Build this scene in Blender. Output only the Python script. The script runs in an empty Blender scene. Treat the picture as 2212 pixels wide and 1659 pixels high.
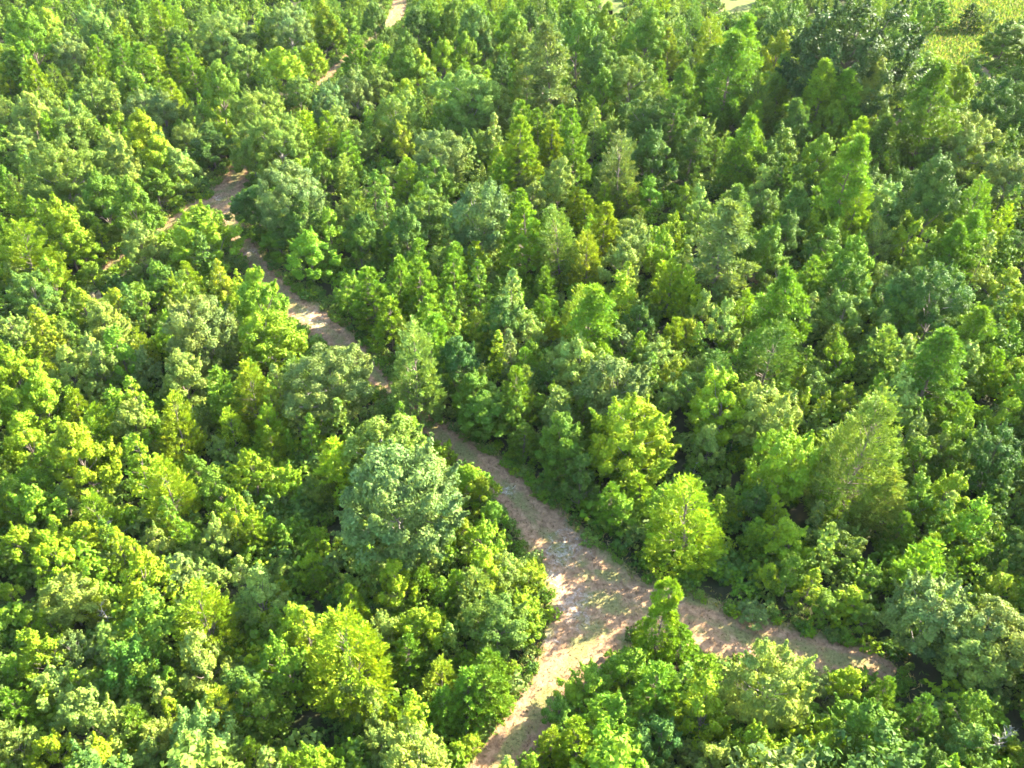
import bpy, math
import numpy as np
from math import radians, pi
RNG = np.random.default_rng(11)

# ------------------------------------------------------------------ camera, world, sun, exposure
SC = bpy.context.scene
COL = SC.collection
CAM_H, PITCH, HALF_V = 45.0, 39.0, 23.0
cam_data = bpy.data.cameras.new('camera')
cam_data.sensor_fit = 'HORIZONTAL'
cam_data.angle = 2 * math.atan(math.tan(radians(HALF_V)) * 4 / 3)
cam_data.clip_start, cam_data.clip_end = 0.5, 3000
cam = bpy.data.objects.new('camera', cam_data)
COL.objects.link(cam)
cam.location = (0, 0, CAM_H)
cam.rotation_euler = (radians(90 - PITCH), 0, 0)
SC.camera = cam

SUN_EL, SUN_AZ = 30.0, 58.0           # azimuth measured from +Y (view direction) towards +X
world = bpy.data.worlds.new('World')
SC.world = world
world.use_nodes = True
wn = world.node_tree.nodes
bg = wn['Background']
sky = wn.new('ShaderNodeTexSky')
sky.sky_type = 'NISHITA'
sky.sun_disc = False
sky.sun_elevation = radians(SUN_EL)
sky.sun_rotation = radians(SUN_AZ)
world.node_tree.links.new(sky.outputs[0], bg.inputs[0])
bg.inputs[1].default_value = 0.135
sd = bpy.data.lights.new('sun', 'SUN')
sd.energy = 5.0
sd.angle = radians(0.5)
sd.color = (1.0, 0.91, 0.72)
sun = bpy.data.objects.new('sun', sd)
COL.objects.link(sun)
sun.location = (60, 20, 80)
sun.rotation_euler = (radians(90 - SUN_EL), 0, radians(180 - SUN_AZ))
SC.view_settings.view_transform = 'Standard'
SC.view_settings.look = 'None'
SC.view_settings.gamma = 1
SC.view_settings.exposure = 3.25
SC.cycles.filter_width = 1.6
SC.cycles.max_bounces = 8
SC.cycles.volume_bounces = 0
SC.cycles.diffuse_bounces = 4
SC.cycles.transmission_bounces = 5
SC.cycles.glossy_bounces = 2

# ------------------------------------------------------------------ picture plane <-> ground
FPX = 829.5 / math.tan(radians(HALF_V))
_p = radians(PITCH)
FWD = np.array([0, math.cos(_p), -math.sin(_p)])
UPV = np.array([0, math.sin(_p), math.cos(_p)])
RGT = np.array([1.0, 0, 0])
def ray_at(u, v, z):
    d = (u - 1106) / FPX * RGT - (v - 829.5) / FPX * UPV + FWD
    t = (CAM_H - z) / -d[2]
    return np.array([0, 0, CAM_H]) + d * t, t
def g(u, v): return ray_at(u, v, 0.0)[0][:2]

# ------------------------------------------------------------------ materials
def new_mat(name):
    m = bpy.data.materials.new(name); m.use_nodes = True
    nt = m.node_tree; nt.nodes.clear()
    return m, nt, nt.nodes, nt.links
def foliage_mat(name, translucency, spec, rough, trans_tint):
    m, nt, N, L = new_mat(name)
    oi = N.new('ShaderNodeObjectInfo')
    at = N.new('ShaderNodeAttribute'); at.attribute_name = 'tint'
    mul = N.new('ShaderNodeMix'); mul.data_type = 'RGBA'; mul.blend_type = 'MULTIPLY'; mul.inputs[0].default_value = 1
    L.new(oi.outputs['Color'], mul.inputs[6]); L.new(at.outputs['Color'], mul.inputs[7])
    tc = N.new('ShaderNodeTexCoord')
    no = N.new('ShaderNodeTexNoise'); no.inputs['Scale'].default_value = 2.6; no.inputs['Detail'].default_value = 3
    ad = N.new('ShaderNodeVectorMath'); ad.operation = 'ADD'
    L.new(tc.outputs['Object'], ad.inputs[0])
    rs = N.new('ShaderNodeMath'); rs.operation = 'MULTIPLY'; rs.inputs[1].default_value = 40; L.new(oi.outputs['Random'], rs.inputs[0]); L.new(rs.outputs[0], ad.inputs[1])
    L.new(ad.outputs[0], no.inputs['Vector'])
    pr_ = N.new('ShaderNodeValToRGB'); e = pr_.color_ramp.elements
    e[0].position = .36; e[0].color = (.87, .94, 1.06, 1); e[1].position = .66; e[1].color = (1.14, 1.06, .88, 1)
    L.new(no.outputs[0], pr_.inputs[0])
    ml = N.new('ShaderNodeMix'); ml.data_type = 'RGBA'; ml.blend_type = 'MULTIPLY'; ml.inputs[0].default_value = 1
    L.new(mul.outputs[2], ml.inputs[6]); L.new(pr_.outputs[0], ml.inputs[7]); mul = ml
    pr = N.new('ShaderNodeBsdfPrincipled')
    pr.inputs['Roughness'].default_value = rough
    pr.inputs['Specular IOR Level'].default_value = spec
    tr = N.new('ShaderNodeBsdfTranslucent')
    tm = N.new('ShaderNodeMix'); tm.data_type = 'RGBA'; tm.blend_type = 'MULTIPLY'; tm.inputs[0].default_value = 1
    tm.inputs[7].default_value = (*trans_tint, 1)
    mx = N.new('ShaderNodeMixShader'); mx.inputs[0].default_value = translucency
    out = N.new('ShaderNodeOutputMaterial')
    L.new(mul.outputs[2], pr.inputs['Base Color'])
    L.new(mul.outputs[2], tm.inputs[6]); L.new(tm.outputs[2], tr.inputs['Color'])
    L.new(pr.outputs[0], mx.inputs[1]); L.new(tr.outputs[0], mx.inputs[2]); L.new(mx.outputs[0], out.inputs[0])
    return m
LEAF = foliage_mat('leaf', 0.30, 0.09, 0.55, (1.35, 1.35, 0.6))
NEEDLE = foliage_mat('needle', 0.25, 0.12, 0.6, (1.3, 1.3, 0.6))
GRASS = foliage_mat('grass_blade', 0.35, 0.15, 0.7, (1.2, 1.2, 0.8))
def bark_mat(name, c1, c2):
    m, nt, N, L = new_mat(name)
    tc = N.new('ShaderNodeTexCoord'); mp = N.new('ShaderNodeMapping'); mp.inputs['Scale'].default_value = (6, 6, 1.2)
    no = N.new('ShaderNodeTexNoise'); no.inputs['Scale'].default_value = 5; no.inputs['Detail'].default_value = 5
    cr = N.new('ShaderNodeValToRGB'); cr.color_ramp.elements[0].color = (*c1, 1); cr.color_ramp.elements[1].color = (*c2, 1)
    cr.color_ramp.elements[0].position = .35; cr.color_ramp.elements[1].position = .65
    pr = N.new('ShaderNodeBsdfPrincipled'); pr.inputs['Roughness'].default_value = .9
    bu = N.new('ShaderNodeBump'); bu.inputs['Strength'].default_value = .4; bu.inputs['Distance'].default_value = .03
    out = N.new('ShaderNodeOutputMaterial')
    L.new(tc.outputs['Object'], mp.inputs[0]); L.new(mp.outputs[0], no.inputs['Vector']); L.new(no.outputs[0], cr.inputs[0])
    L.new(cr.outputs[0], pr.inputs['Base Color']); L.new(no.outputs[0], bu.inputs['Height']); L.new(bu.outputs[0], pr.inputs['Normal'])
    L.new(pr.outputs[0], out.inputs[0])
    return m
BARK = bark_mat('bark', (.07, .05, .035), (.2, .16, .12))
PALE_BARK = bark_mat('pale_bark', (.12, .105, .085), (.27, .245, .21))
DEAD_WOOD = bark_mat('dead_wood', (.17, .16, .145), (.33, .31, .28))

def noise_node(N, L, src, scale, detail=4, rough=.6, dist=0.0):
    n = N.new('ShaderNodeTexNoise'); n.inputs['Scale'].default_value = scale
    n.inputs['Detail'].default_value = detail; n.inputs['Roughness'].default_value = rough
    n.inputs['Distortion'].default_value = dist
    L.new(src, n.inputs['Vector']); return n.outputs[0]
def ramp(N, L, src, stops):
    r = N.new('ShaderNodeValToRGB'); e = r.color_ramp.elements
    while len(e) < len(stops): e.new(.5)
    for k, (p, c) in enumerate(stops): e[k].position = p; e[k].color = (*c, 1) if len(c) == 3 else c
    L.new(src, r.inputs[0]); return r.outputs[0]
def mixc(N, L, f, a, b):
    m = N.new('ShaderNodeMix'); m.data_type = 'RGBA'
    if isinstance(f, float): m.inputs[0].default_value = f
    else: L.new(f, m.inputs[0])
    for s, v in ((6, a), (7, b)):
        if isinstance(v, tuple): m.inputs[s].default_value = (*v, 1)
        else: L.new(v, m.inputs[s])
    return m.outputs[2]
W3 = (1, 1, 1); K3 = (0, 0, 0)
def ground_mat(name, kind):
    m, nt, N, L = new_mat(name)
    tc = N.new('ShaderNodeTexCoord'); P = tc.outputs['Object']
    pr = N.new('ShaderNodeBsdfPrincipled'); pr.inputs['Roughness'].default_value = .95; pr.inputs['Specular IOR Level'].default_value = .1
    out = N.new('ShaderNodeOutputMaterial')
    fine = noise_node(N, L, P, 6, 6, .7)
    if kind == 'floor':
        c = ramp(N, L, noise_node(N, L, P, .8, 6, .65), [(.3, (.018, .028, .009)), (.5, (.035, .035, .015)), (.7, (.03, .05, .012))])
    elif kind == 'meadow':
        c = ramp(N, L, noise_node(N, L, P, .5, 6, .7, .5), [(.3, (.06, .12, .018)), (.5, (.12, .165, .025)), (.68, (.19, .18, .05))])
    elif kind == 'clearing':
        c = ramp(N, L, noise_node(N, L, P, .3, 6, .7, .5), [(.3, (.07, .12, .02)), (.52, (.10, .12, .03)), (.7, (.13, .105, .05))])
    else:
        straw = ramp(N, L, noise_node(N, L, P, 2.2, 8, .75, .4), [(.30, (.075, .043, .025)), (.43, (.175, .102, .055)), (.55, (.275, .166, .09)), (.70, (.375, .245, .14))])
        olive = ramp(N, L, fine, [(.35, (.09, .09, .03)), (.65, (.22, .19, .07))])
        fo = ramp(N, L, noise_node(N, L, P, .42, 5, .7, .8), [(.5, K3), (.62, W3)])
        rt = N.new('ShaderNodeAttribute'); rt.attribute_name = 'rut'
        ra = N.new('ShaderNodeMath'); ra.operation = 'MULTIPLY_ADD'; L.new(rt.outputs['Fac'], ra.inputs[0]); ra.inputs[1].default_value = -.22; L.new(noise_node(N, L, P, .42, 6, .72, .8), ra.inputs[2])
        fo = ramp(N, L, ra.outputs[0], [(.36, K3), (.52, W3)])
        c = mixc(N, L, fo, straw, olive)
        at = N.new('ShaderNodeAttribute'); at.attribute_name = 'sand'
        sn = noise_node(N, L, P, 1.6, 8, .8, 1.6)
        ad = N.new('ShaderNodeMath'); ad.operation = 'MULTIPLY_ADD'; L.new(at.outputs['Fac'], ad.inputs[0]); ad.inputs[1].default_value = .25; L.new(sn, ad.inputs[2])
        fs = ramp(N, L, ad.outputs[0], [(.72, K3), (.88, (.85, .85, .85))])
        sand = ramp(N, L, fine, [(.3, (.32, .26, .21)), (.7, (.50, .44, .37))])
        c = mixc(N, L, fs, c, sand)
    L.new(c, pr.inputs['Base Color'])
    bu = N.new('ShaderNodeBump'); bu.inputs['Strength'].default_value = .6; bu.inputs['Distance'].default_value = .08
    L.new(fine, bu.inputs['Height']); L.new(bu.outputs[0], pr.inputs['Normal'])
    L.new(pr.outputs[0], out.inputs[0])
    return m

# ------------------------------------------------------------------ mesh helpers
def mesh_from(name, V, F, mat, tint=None, attr=None):
    """V (n,3), F list of (k,m) face arrays of one size each"""
    me = bpy.data.meshes.new(name)
    V = np.asarray(V, np.float32)
    me.vertices.add(len(V)); me.vertices.foreach_set('co', V.ravel())
    F = np.asarray(F, np.int32); k = F.shape[1]
    me.loops.add(F.size); me.loops.foreach_set('vertex_index', F.ravel())
    me.polygons.add(len(F)); me.polygons.foreach_set('loop_start', np.arange(0, F.size, k, dtype=np.int32))
    me.polygons.foreach_set('loop_total', np.full(len(F), k, np.int32))
    me.update(calc_edges=True)
    if tint is not None:
        a = me.color_attributes.new('tint', 'FLOAT_COLOR', 'POINT')
        a.data.foreach_set('color', np.concatenate([tint, np.ones((len(tint), 1))], 1).astype(np.float32).ravel())
    if attr is not None:
        a = me.attributes.new(attr[0], 'FLOAT', 'POINT'); a.data.foreach_set('value', np.asarray(attr[1], np.float32))
    me.materials.append(mat)
    return me
def unit(v): return v / np.maximum(np.linalg.norm(v, axis=-1, keepdims=True), 1e-9)
def rnd_dirs(n): return unit(RNG.normal(size=(n, 3)))

class Leaves:
    """a growing set of diamond leaves: base, axis, normal, length, width, tint"""
    def __init__(s): s.parts = []
    def add(s, base, axis, normal, ln, wd, tint):
        n = len(base)
        axis = unit(axis); side = unit(np.cross(axis, normal)); nor = np.cross(side, axis)
        ln = np.broadcast_to(ln, n)[:, None]; wd = np.broadcast_to(wd, n)[:, None]
        mid = base + axis * ln * .45 + nor * ln * .10
        V = np.stack([base, mid + side * wd * .5, base + axis * ln, mid - side * wd * .5], 1)
        s.parts.append((V, np.broadcast_to(tint, (n, 3))))
    def arrays(s):
        V = np.concatenate([p[0] for p in s.parts]); T = np.concatenate([p[1] for p in s.parts])
        return V, T
def leaf_mesh(name, V, T, mat):
    n = len(V)
    return mesh_from(name, V.reshape(-1, 3), np.arange(n * 4).reshape(n, 4), mat, np.repeat(T, 4, 0))
def tint_var(n, amt=.18, hue=.10):
    b = 1 + RNG.normal(0, amt, n).clip(-.45, .6); h = RNG.normal(0, hue, n)
    return np.stack([b * (1 + h), b * (1 + h * .25), b * (1 - h * .6)], 1).clip(.15, 2.2)
def blob(Lv, c, r, n, size, out_bias, tint, up=.45, squash=.85, aspect=.62):
    """leaf clump: leaves on and near the shell of a small ellipsoid"""
    u = unit(rnd_dirs(n) + out_bias)
    rad = RNG.uniform(.45, 1.08, n)[:, None]
    pos = c + u * rad * r * np.array([1, 1, squash])
    nor = unit(u * 1.05 + rnd_dirs(n) * .6 + np.array([0, 0, up * .75]))
    ax = unit(np.cross(nor, rnd_dirs(n)) + u * .35 + np.array([0, 0, -.12]))
    sz = size * RNG.uniform(.65, 1.35, n)
    Lv.add(pos - ax * sz[:, None] * .4, ax, nor, sz, sz * aspect, tint * tint_var(n, .13, .05))

def tube(V, F, p0, p1, r0, r1, seg=5):
    d = unit(np.asarray(p1) - p0); a = unit(np.cross(d, [.31, .9, .2])); b = np.cross(d, a)
    t = np.linspace(0, 2 * pi, seg, endpoint=False)
    i0 = sum(len(x) for x in V)
    ring = np.cos(t)[:, None] * a + np.sin(t)[:, None] * b
    V.append(np.concatenate([p0 + ring * r0, p1 + ring * r1]))
    for k in range(seg): F.append((i0 + k, i0 + (k + 1) % seg, i0 + seg + (k + 1) % seg, i0 + seg + k))
def limb(V, F, p0, p1, r0, r1, n=4, sag=.08, seg=5):
    pts = np.linspace(p0, p1, n + 1); ln = np.linalg.norm(np.asarray(p1) - p0)
    off = RNG.normal(0, sag * ln * .35, (n + 1, 3)); off[0] = 0; off[-1] = 0
    pts = pts + off; rr = np.linspace(r0, r1, n + 1)
    for k in range(n): tube(V, F, pts[k], pts[k + 1], rr[k], rr[k + 1], seg)
    return pts

# ------------------------------------------------------------------ tree kinds; every kind is built 1 wide and RATIO high
RATIO = dict(R=1.95, O=1.22, B=1.62, P=1.9, C=1.8, T=1.8, S=2.6, U=.75, K=.9, X=1.5)
def wood(V, F, mat, name): return mesh_from(name, np.concatenate(V), F, mat)
def crown_round(kind, big):
    """rounded or egg-shaped broadleaf crown made of leaf clumps on limbs"""
    H = RATIO[kind]; Lv = Leaves(); V, F = [], []
    fine = kind in 'OK'
    ncl = dict(O=92, B=58, U=34, K=110)[kind]; ncl = int(ncl * (.6, 1, 1.5)[big])
    size = dict(O=.036, B=.038, U=.066, K=.034)[kind] * (1.34, 1, .7)[big]
    nl = dict(O=135, B=185, U=105, K=85)[kind]; nl = int(nl * (.75, 1.35, 2.0)[big])
    z0 = dict(O=.14, B=.10, U=0, K=.16)[kind] * H
    lob = rnd_dirs(9); lamp = RNG.uniform(-.20, .26, 9)
    cen = []
    for k in range(ncl):
        i = k + .5; ph = math.acos(1 - 1.72 * i / ncl); th = pi * (1 + 5 ** .5) * i
        u = np.array([math.cos(th) * math.sin(ph), math.sin(th) * math.sin(ph), math.cos(ph)]) + RNG.normal(0, .12, 3)
        u = unit(u)
        w = 1 + sum(a * max(0., float(u @ d)) ** 3 for a, d in zip(lamp, lob))
        inner = RNG.random() < .3
        rr = w * (RNG.uniform(.35, .65) if inner else RNG.uniform(.82, 1.02))
        if kind == 'B':     # egg: wide low, narrowing to a leader
            zc = z0 + (H - z0) * (.5 + .46 * u[2] * rr)
            f = max(.16, 1 - max(0, (zc - z0) / (H - z0) - .35) * 1.05)
            c = np.array([u[0] * .42 * rr * f * 1.12, u[1] * .42 * rr * f * 1.12, zc])
        else:
            c = np.array([u[0] * .41 * rr, u[1] * .41 * rr, z0 + (H - z0) * (.44 + .48 * u[2] * rr)])
        if kind == 'U': c[2] = max(c[2], .06)
        r = dict(O=.085, B=.098, U=.13, K=.075)[kind] * RNG.uniform(.7, 1.35) * (1.15, 1, .85)[big]
        blob(Lv, c, r, nl, size, u * .55, tint_var(1, .09, .045), squash=.8 if fine else .95, aspect=.55 if fine else .7)
        cen.append(c)
        if RNG.random() < dict(B=.6, O=.4, K=.3, U=.25)[kind] and not inner:     # upright shoots that stick out of the crown
            tip = c + unit(u * (1 if kind == 'B' else 1.5) + np.array([0, 0, 1.1])) * r * RNG.uniform(1.2, 2.2)
            for q in np.linspace(.3, 1, 4):
                blob(Lv, c + (tip - c) * q, r * .42 * (1.25 - q), int(nl * .16), size * 1.05, np.array([0, 0, .4]), tint_var(1, .1, .07), aspect=.6)
    trunk_top = np.array([RNG.normal(0, .02), RNG.normal(0, .02), H * (.72 if kind != 'U' else .4)])
    tr = dict(O=.017, K=.024).get(kind, .021)
    tp = limb(V, F, np.zeros(3), trunk_top, tr, tr * .3, 6, .03, 6)
    for k in RNG.choice(len(cen), min(len(cen), 22 if kind in 'KO' else 12), replace=False):
        c = cen[k]; q = min(max(int(c[2] / trunk_top[2] * 4), 1), 5)
        a = tp[q]; pts = limb(V, F, a, c, tr * .5, tr * .12, 3, .12, 4)
    return Lv, V, F
def crown_pine(big):
    """young pine: whorls of upward-turned shoots, each a bottle-brush of needles"""
    H = RATIO['P']; Lv = Leaves(); V, F = [], []
    limb(V, F, np.zeros(3), np.array([0, 0, H * .95]), .022, .005, 6, .012, 5)
    lv = 11 if big else 8
    for k in range(lv + 1):
        t = k / lv; z = H * (.08 + .84 * t)
        R = .47 * (1 - t) ** .72 + .035
        nb = 8 if t < .7 else 5
        for b in range(nb):
            th = 2 * pi * (b + RNG.uniform(-.3, .3)) / nb + k * 1.9
            o = np.array([math.cos(th), math.sin(th), 0]); R2 = R * RNG.uniform(.72, 1.12)
            a = np.array([0, 0, z - R2 * .18]); tip = o * R2 + np.array([0, 0, z + R2 * RNG.uniform(.1, .45)])
            tube(V, F, a, tip, .006, .002, 3)
            for q in ((.5, .8, 1.0) if R2 > .2 else (.6, 1.0)):
                c = a + (tip - a) * q
                ax = unit(o * .55 + np.array([0, 0, 1.0]) + RNG.normal(0, .22, 3)); ln = RNG.uniform(.10, .17)
                n = 34 if big else 22
                s = RNG.random(n)[:, None]
                rd = unit(np.cross(ax, rnd_dirs(n)))
                nd = unit(rd * .8 + ax * .75)
                sz = (.085 if big else .105) * RNG.uniform(.7, 1.25, n) * (1.15 - .45 * s[:, 0])
                Lv.add(c + ax * s * ln, nd, np.cross(nd, rnd_dirs(n)), sz, sz * .34, tint_var(1, .12, .06) * tint_var(n, .1, .03))
    n = 50; s = RNG.random(n)[:, None]; nd = unit(rnd_dirs(n) * np.array([1, 1, .3]) + np.array([0, 0, .8]))
    Lv.add(np.array([0, 0, H * .86]) + np.array([0, 0, H * .14]) * s, nd, rnd_dirs(n), .08 * (1.1 - .5 * s[:, 0]), .026, tint_var(n, .12, .05))
    return Lv, V, F
def crown_cedar(big):
    """cedar: dense cone of fine feathery sprays, ragged in outline"""
    H = RATIO['C']; Lv = Leaves(); V, F = [], []
    limb(V, F, np.zeros(3), np.array([0, 0, H * .66]), .020, .008, 6, .015, 5)
    npl = (240, 480, 900)[big]
    lob = RNG.uniform(0, 2 * pi, 5); lam = RNG.uniform(.08, .22, 5)
    for k in range(npl):
        t = 1 - math.sqrt(RNG.random()) if RNG.random() < .8 else RNG.random()
        th = RNG.uniform(0, 2 * pi)
        prof = (1 - t) ** .62 * (.72 + .28 * min(1, t / .22))
        w = 1 + sum(a * math.cos((j + 2) * (th - l) + t * 5) for j, (a, l) in enumerate(zip(lam, lob))) * .5
        R = .46 * prof * w * (RNG.uniform(.45, .75) if RNG.random() < .25 else RNG.uniform(.8, 1.08)) + .01
        o = np.array([math.cos(th), math.sin(th), 0])
        c = o * R + np.array([0, 0, H * (.05 + .87 * t)])
        d = unit(o * .75 + np.array([0, 0, RNG.uniform(.35, 1.0)]) + RNG.normal(0, .22, 3))
        ln = RNG.uniform(.09, .2); n = (20, 28, 36)[big]
        s = RNG.random(n)[:, None]
        sp = rnd_dirs(n)
        pos = c + d * (s - .5) * ln + sp * .030 * (1.15 - s)
        ax = unit(d * 1.0 + sp * .55)
        sz = (.062, .040, .027)[big] * RNG.uniform(.7, 1.4, n)
        Lv.add(pos, ax, unit(np.cross(ax, rnd_dirs(n)) * .8 + o * .8 + np.array([0, 0, .3])), sz, sz * .45, tint_var(1, .14, .07) * tint_var(n, .1, .03))
        if RNG.random() < .12: tube(V, F, np.array([0, 0, min(max(c[2] - .1 * H, .02), .62 * H)]), c, .006, .002, 3)
    return Lv, V, F
def crown_tallpine(big):
    """older pine: bare lower trunk, tiers of separate needle pads with gaps"""
    H = RATIO['T']; Lv = Leaves(); V, F = [], []
    tp = limb(V, F, np.zeros(3), np.array([.02, -.02, H * .96]), .03, .006, 8, .014, 6)
    lv = 11
    for k in range(lv):
        t = k / (lv - 1); z = H * (.20 + .75 * t)
        R = .48 * (1 - t ** 1.8) * (.65 + .35 * min(1, t / .25)) + .06
        nb = RNG.integers(5, 8)
        for b in range(nb):
            th = RNG.uniform(0, 2 * pi) if RNG.random() < .3 else 2 * pi * b / nb + k * 2.4
            R2 = R * RNG.uniform(.55, 1.1)
            o = np.array([math.cos(th), math.sin(th), 0])
            a = np.array([0, 0, z - .25 * R2]); tip = o * R2 + np.array([0, 0, z + RNG.uniform(-.02, .3) * R2])
            limb(V, F, a, tip, .008, .002, 2, .1, 3)
            for q in ((.45, .72, 1.0) if R2 > .25 else (.6, 1.0)):
                c = a + (tip - a) * q + RNG.normal(0, .02, 3)
                r = RNG.uniform(.06, .10); n = 62 if big else 36
                u = unit(rnd_dirs(n) + np.array([0, 0, .5]) + o * .25)
                pos = c + u * RNG.uniform(.15, .85, n)[:, None] * r * np.array([1.1, 1.1, .7])
                sz = (.060 if big else .080) * RNG.uniform(.7, 1.3, n)
                Lv.add(pos, u, unit(np.cross(u, rnd_dirs(n))), sz, sz * .36, tint_var(1, .12, .06) * tint_var(n, .1, .03))
    blob(Lv, np.array([0, 0, H * .95]), .09, 130, .06, np.array([0, 0, .6]), tint_var(1, .1), aspect=.4)
    return Lv, V, F
def crown_headed(big):
    """slim pine with a ball of foliage on top of a waist and a wide skirt"""
    H = RATIO['R']; Lv = Leaves(); V, F = [], []
    limb(V, F, np.zeros(3), np.array([0, 0, H * .95]), .022, .006, 6, .012, 5)
    for k in range(240):
        t = RNG.random(); th = RNG.uniform(0, 2 * pi)
        R = float(np.interp(t, [.03, .12, .38, .58, .68, .74, .84, .93, 1.0], [.30, .44, .46, .30, .09, .14, .29, .25, .05])) * RNG.uniform(.55, 1.05)
        o = np.array([math.cos(th), math.sin(th), 0]); c = o * R + np.array([0, 0, H * t * .97])
        tube(V, F, np.array([0, 0, max(.02, c[2] - .25 * R)]), c, .006, .002, 3)
        n = 90; u = unit(rnd_dirs(n) + o * .35 + np.array([0, 0, .55]))
        sz = .055 * RNG.uniform(.7, 1.3, n)
        Lv.add(c + u * RNG.uniform(.1, .8, n)[:, None] * .075, u, unit(np.cross(u, rnd_dirs(n))), sz, sz * .36, tint_var(1, .11, .05) * tint_var(n, .1, .03))
    return Lv, V, F
def crown_sapling(big):
    """slim young broadleaf: a leader with short side shoots of large leaves"""
    H = RATIO['S']; Lv = Leaves(); V, F = [], []
    limb(V, F, np.zeros(3), np.array([0, 0, H * .97]), .02, .005, 6, .02, 4)
    for k in range(40):
        t = (k + .5) / 40; z = H * (.08 + .88 * t); th = k * 2.4 + RNG.normal(0, .3)
        R = .42 * (1 - t) ** .65 * RNG.uniform(.4, 1.15) + .02
        c = np.array([math.cos(th) * R, math.sin(th) * R, z + R * .35])
        tube(V, F, np.array([0, 0, z]), c, .006, .002, 3)
        blob(Lv, c, .085 + .07 * (1 - t) * RNG.uniform(.6, 1.3), 46 if big else 34, .085, np.array([math.cos(th), math.sin(th), .6]) * .5, tint_var(1, .14, .08), aspect=.62)
    blob(Lv, np.array([0, 0, H * .95]), .08, 36, .085, np.array([0, 0, .7]), tint_var(1, .1), squash=1.5)
    return Lv, V, F
def snag():
    H = RATIO['X']; V, F = [], []
    top = np.array([RNG.normal(0, .06), RNG.normal(0, .06), H])
    tp = limb(V, F, np.zeros(3), top, .03, .006, 7, .06, 5)
    for k in range(26):
        q = RNG.integers(2, 8); a = tp[min(q, 7)]
        d = unit(np.array([RNG.normal(), RNG.normal(), RNG.uniform(.2, 1.4)])); ln = RNG.uniform(.15, .5) * (1.2 - q / 9)
        e = a + d * ln; pts = limb(V, F, a, e, .012, .004, 3, .15, 4)
        for j in range(4):
            d2 = unit(d + RNG.normal(0, .6, 3)); b = pts[RNG.integers(1, 4)]
            tube(V, F, b, b + d2 * ln * RNG.uniform(.25, .6), .006, .002, 3)
    return V, F
BUILD = dict(O=lambda b: crown_round('O', b), B=lambda b: crown_round('B', b), U=lambda b: crown_round('U', b), K=lambda b: crown_round('K', b),
             P=crown_pine, R=crown_headed, C=crown_cedar, T=crown_tallpine, S=crown_sapling)
NVAR = dict(R=(0, 1, 0), O=(3, 6, 5), B=(4, 6, 3), P=(4, 4, 0), C=(3, 4, 3), T=(2, 4, 0), S=(4, 3, 0), U=(3, 2, 0), K=(0, 0, 1))
BANK = {}
RAW = {}
for k, nv in NVAR.items():
    for big, n in enumerate(nv):
        lst = []
        for _ in range(n):
            Lv, V, F = BUILD[k](big)
            LV, LT = Lv.arrays()
            if not big: RAW.setdefault(k, []).append((LV, LT))
            lst.append((leaf_mesh('crown', LV, LT, NEEDLE if k in 'PCTR' else LEAF), wood(V, F, PALE_BARK if k == 'O' else BARK, 'trunk')))
        BANK[k, big] = lst
SNAGS = []
for _ in range(3):
    V, F = snag(); SNAGS.append(wood(V, F, DEAD_WOOD, 'dead_tree'))

# ------------------------------------------------------------------ setting: ground, trails, clearings
def structure(name, me):
    o = bpy.data.objects.new(name, me); COL.objects.link(o); o['kind'] = 'structure'; return o
n = 120
gx, gy = np.meshgrid(np.linspace(-450, 450, n), np.linspace(-150, 750, n))
GV = np.stack([gx.ravel(), gy.ravel(), np.zeros(n * n)], 1)
ii = np.arange(n * n).reshape(n, n)
GF = np.stack([ii[:-1, :-1].ravel(), ii[:-1, 1:].ravel(), ii[1:, 1:].ravel(), ii[1:, :-1].ravel()], 1)
structure('ground', mesh_from('ground', GV, GF, ground_mat('forest_floor', 'floor')))
# centre lines, each point: picture u, v, width in metres
MAIN = [(880, -40, 4), (862, 15, 4.5), (850, 45, 4.5), (790, 95, 2.4), (735, 140, 3), (660, 215, 2), (590, 285, 2.2), (530, 355, 4.0), (492, 425, 5), (500, 480, 3.6), (535, 540, 3.2),
        (575, 600, 3.4), (640, 665, 4.4), (710, 715, 4.2), (775, 770, 3.3), (835, 835, 3.0), (895, 895, 3.2), (965, 950, 3.6), (1050, 1015, 4.0), (1130, 1090, 4.4), (1195, 1165, 5.0), (1250, 1230, 5.8),
        (1285, 1290, 7.0), (1270, 1370, 6.2), (1215, 1460, 4.4), (1150, 1550, 4.0), (1085, 1640, 3.8), (1020, 1750, 3.8)]
RIGHT = [(1270, 1290, 5.0), (1380, 1315, 5.5), (1500, 1350, 5.0), (1640, 1385, 4.3), (1780, 1415, 4.0), (1880, 1435, 3.2), (1950, 1465, 1.4)]
LEFT = [(500, 425, 4.4), (440, 445, 4.2), (385, 475, 3.2), (330, 510, 2.2), (260, 560, 2.4), (205, 600, 2), (110, 660, 1.4), (-20, 740, 1.4)]
MEADOW_PATH = [(2190, 240, 2.4), (2135, 165, 2.8), (2116, 140, 1.8), (2104, 118, .6)]
def spline(pts, step=.4):
    P = np.array([[*g(u, v), w * .9] for u, v, w in pts])
    out = []
    E = np.concatenate([[2 * P[0] - P[1]], P, [2 * P[-1] - P[-2]]])
    for k in range(1, len(E) - 2):
        m = max(3, int(np.linalg.norm(E[k + 1][:2] - E[k][:2]) / step))
        t = np.linspace(0, 1, m, endpoint=False)[:, None]
        a, b, c, d = E[k - 1], E[k], E[k + 1], E[k + 2]
        out.append(.5 * (2 * b + (c - a) * t + (2 * a - 5 * b + 4 * c - d) * t ** 2 + (3 * b - a - 3 * c + d) * t ** 3))
    return np.concatenate(out)
TRAIL_MAT = ground_mat('trail_dirt', 'trail')
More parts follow.
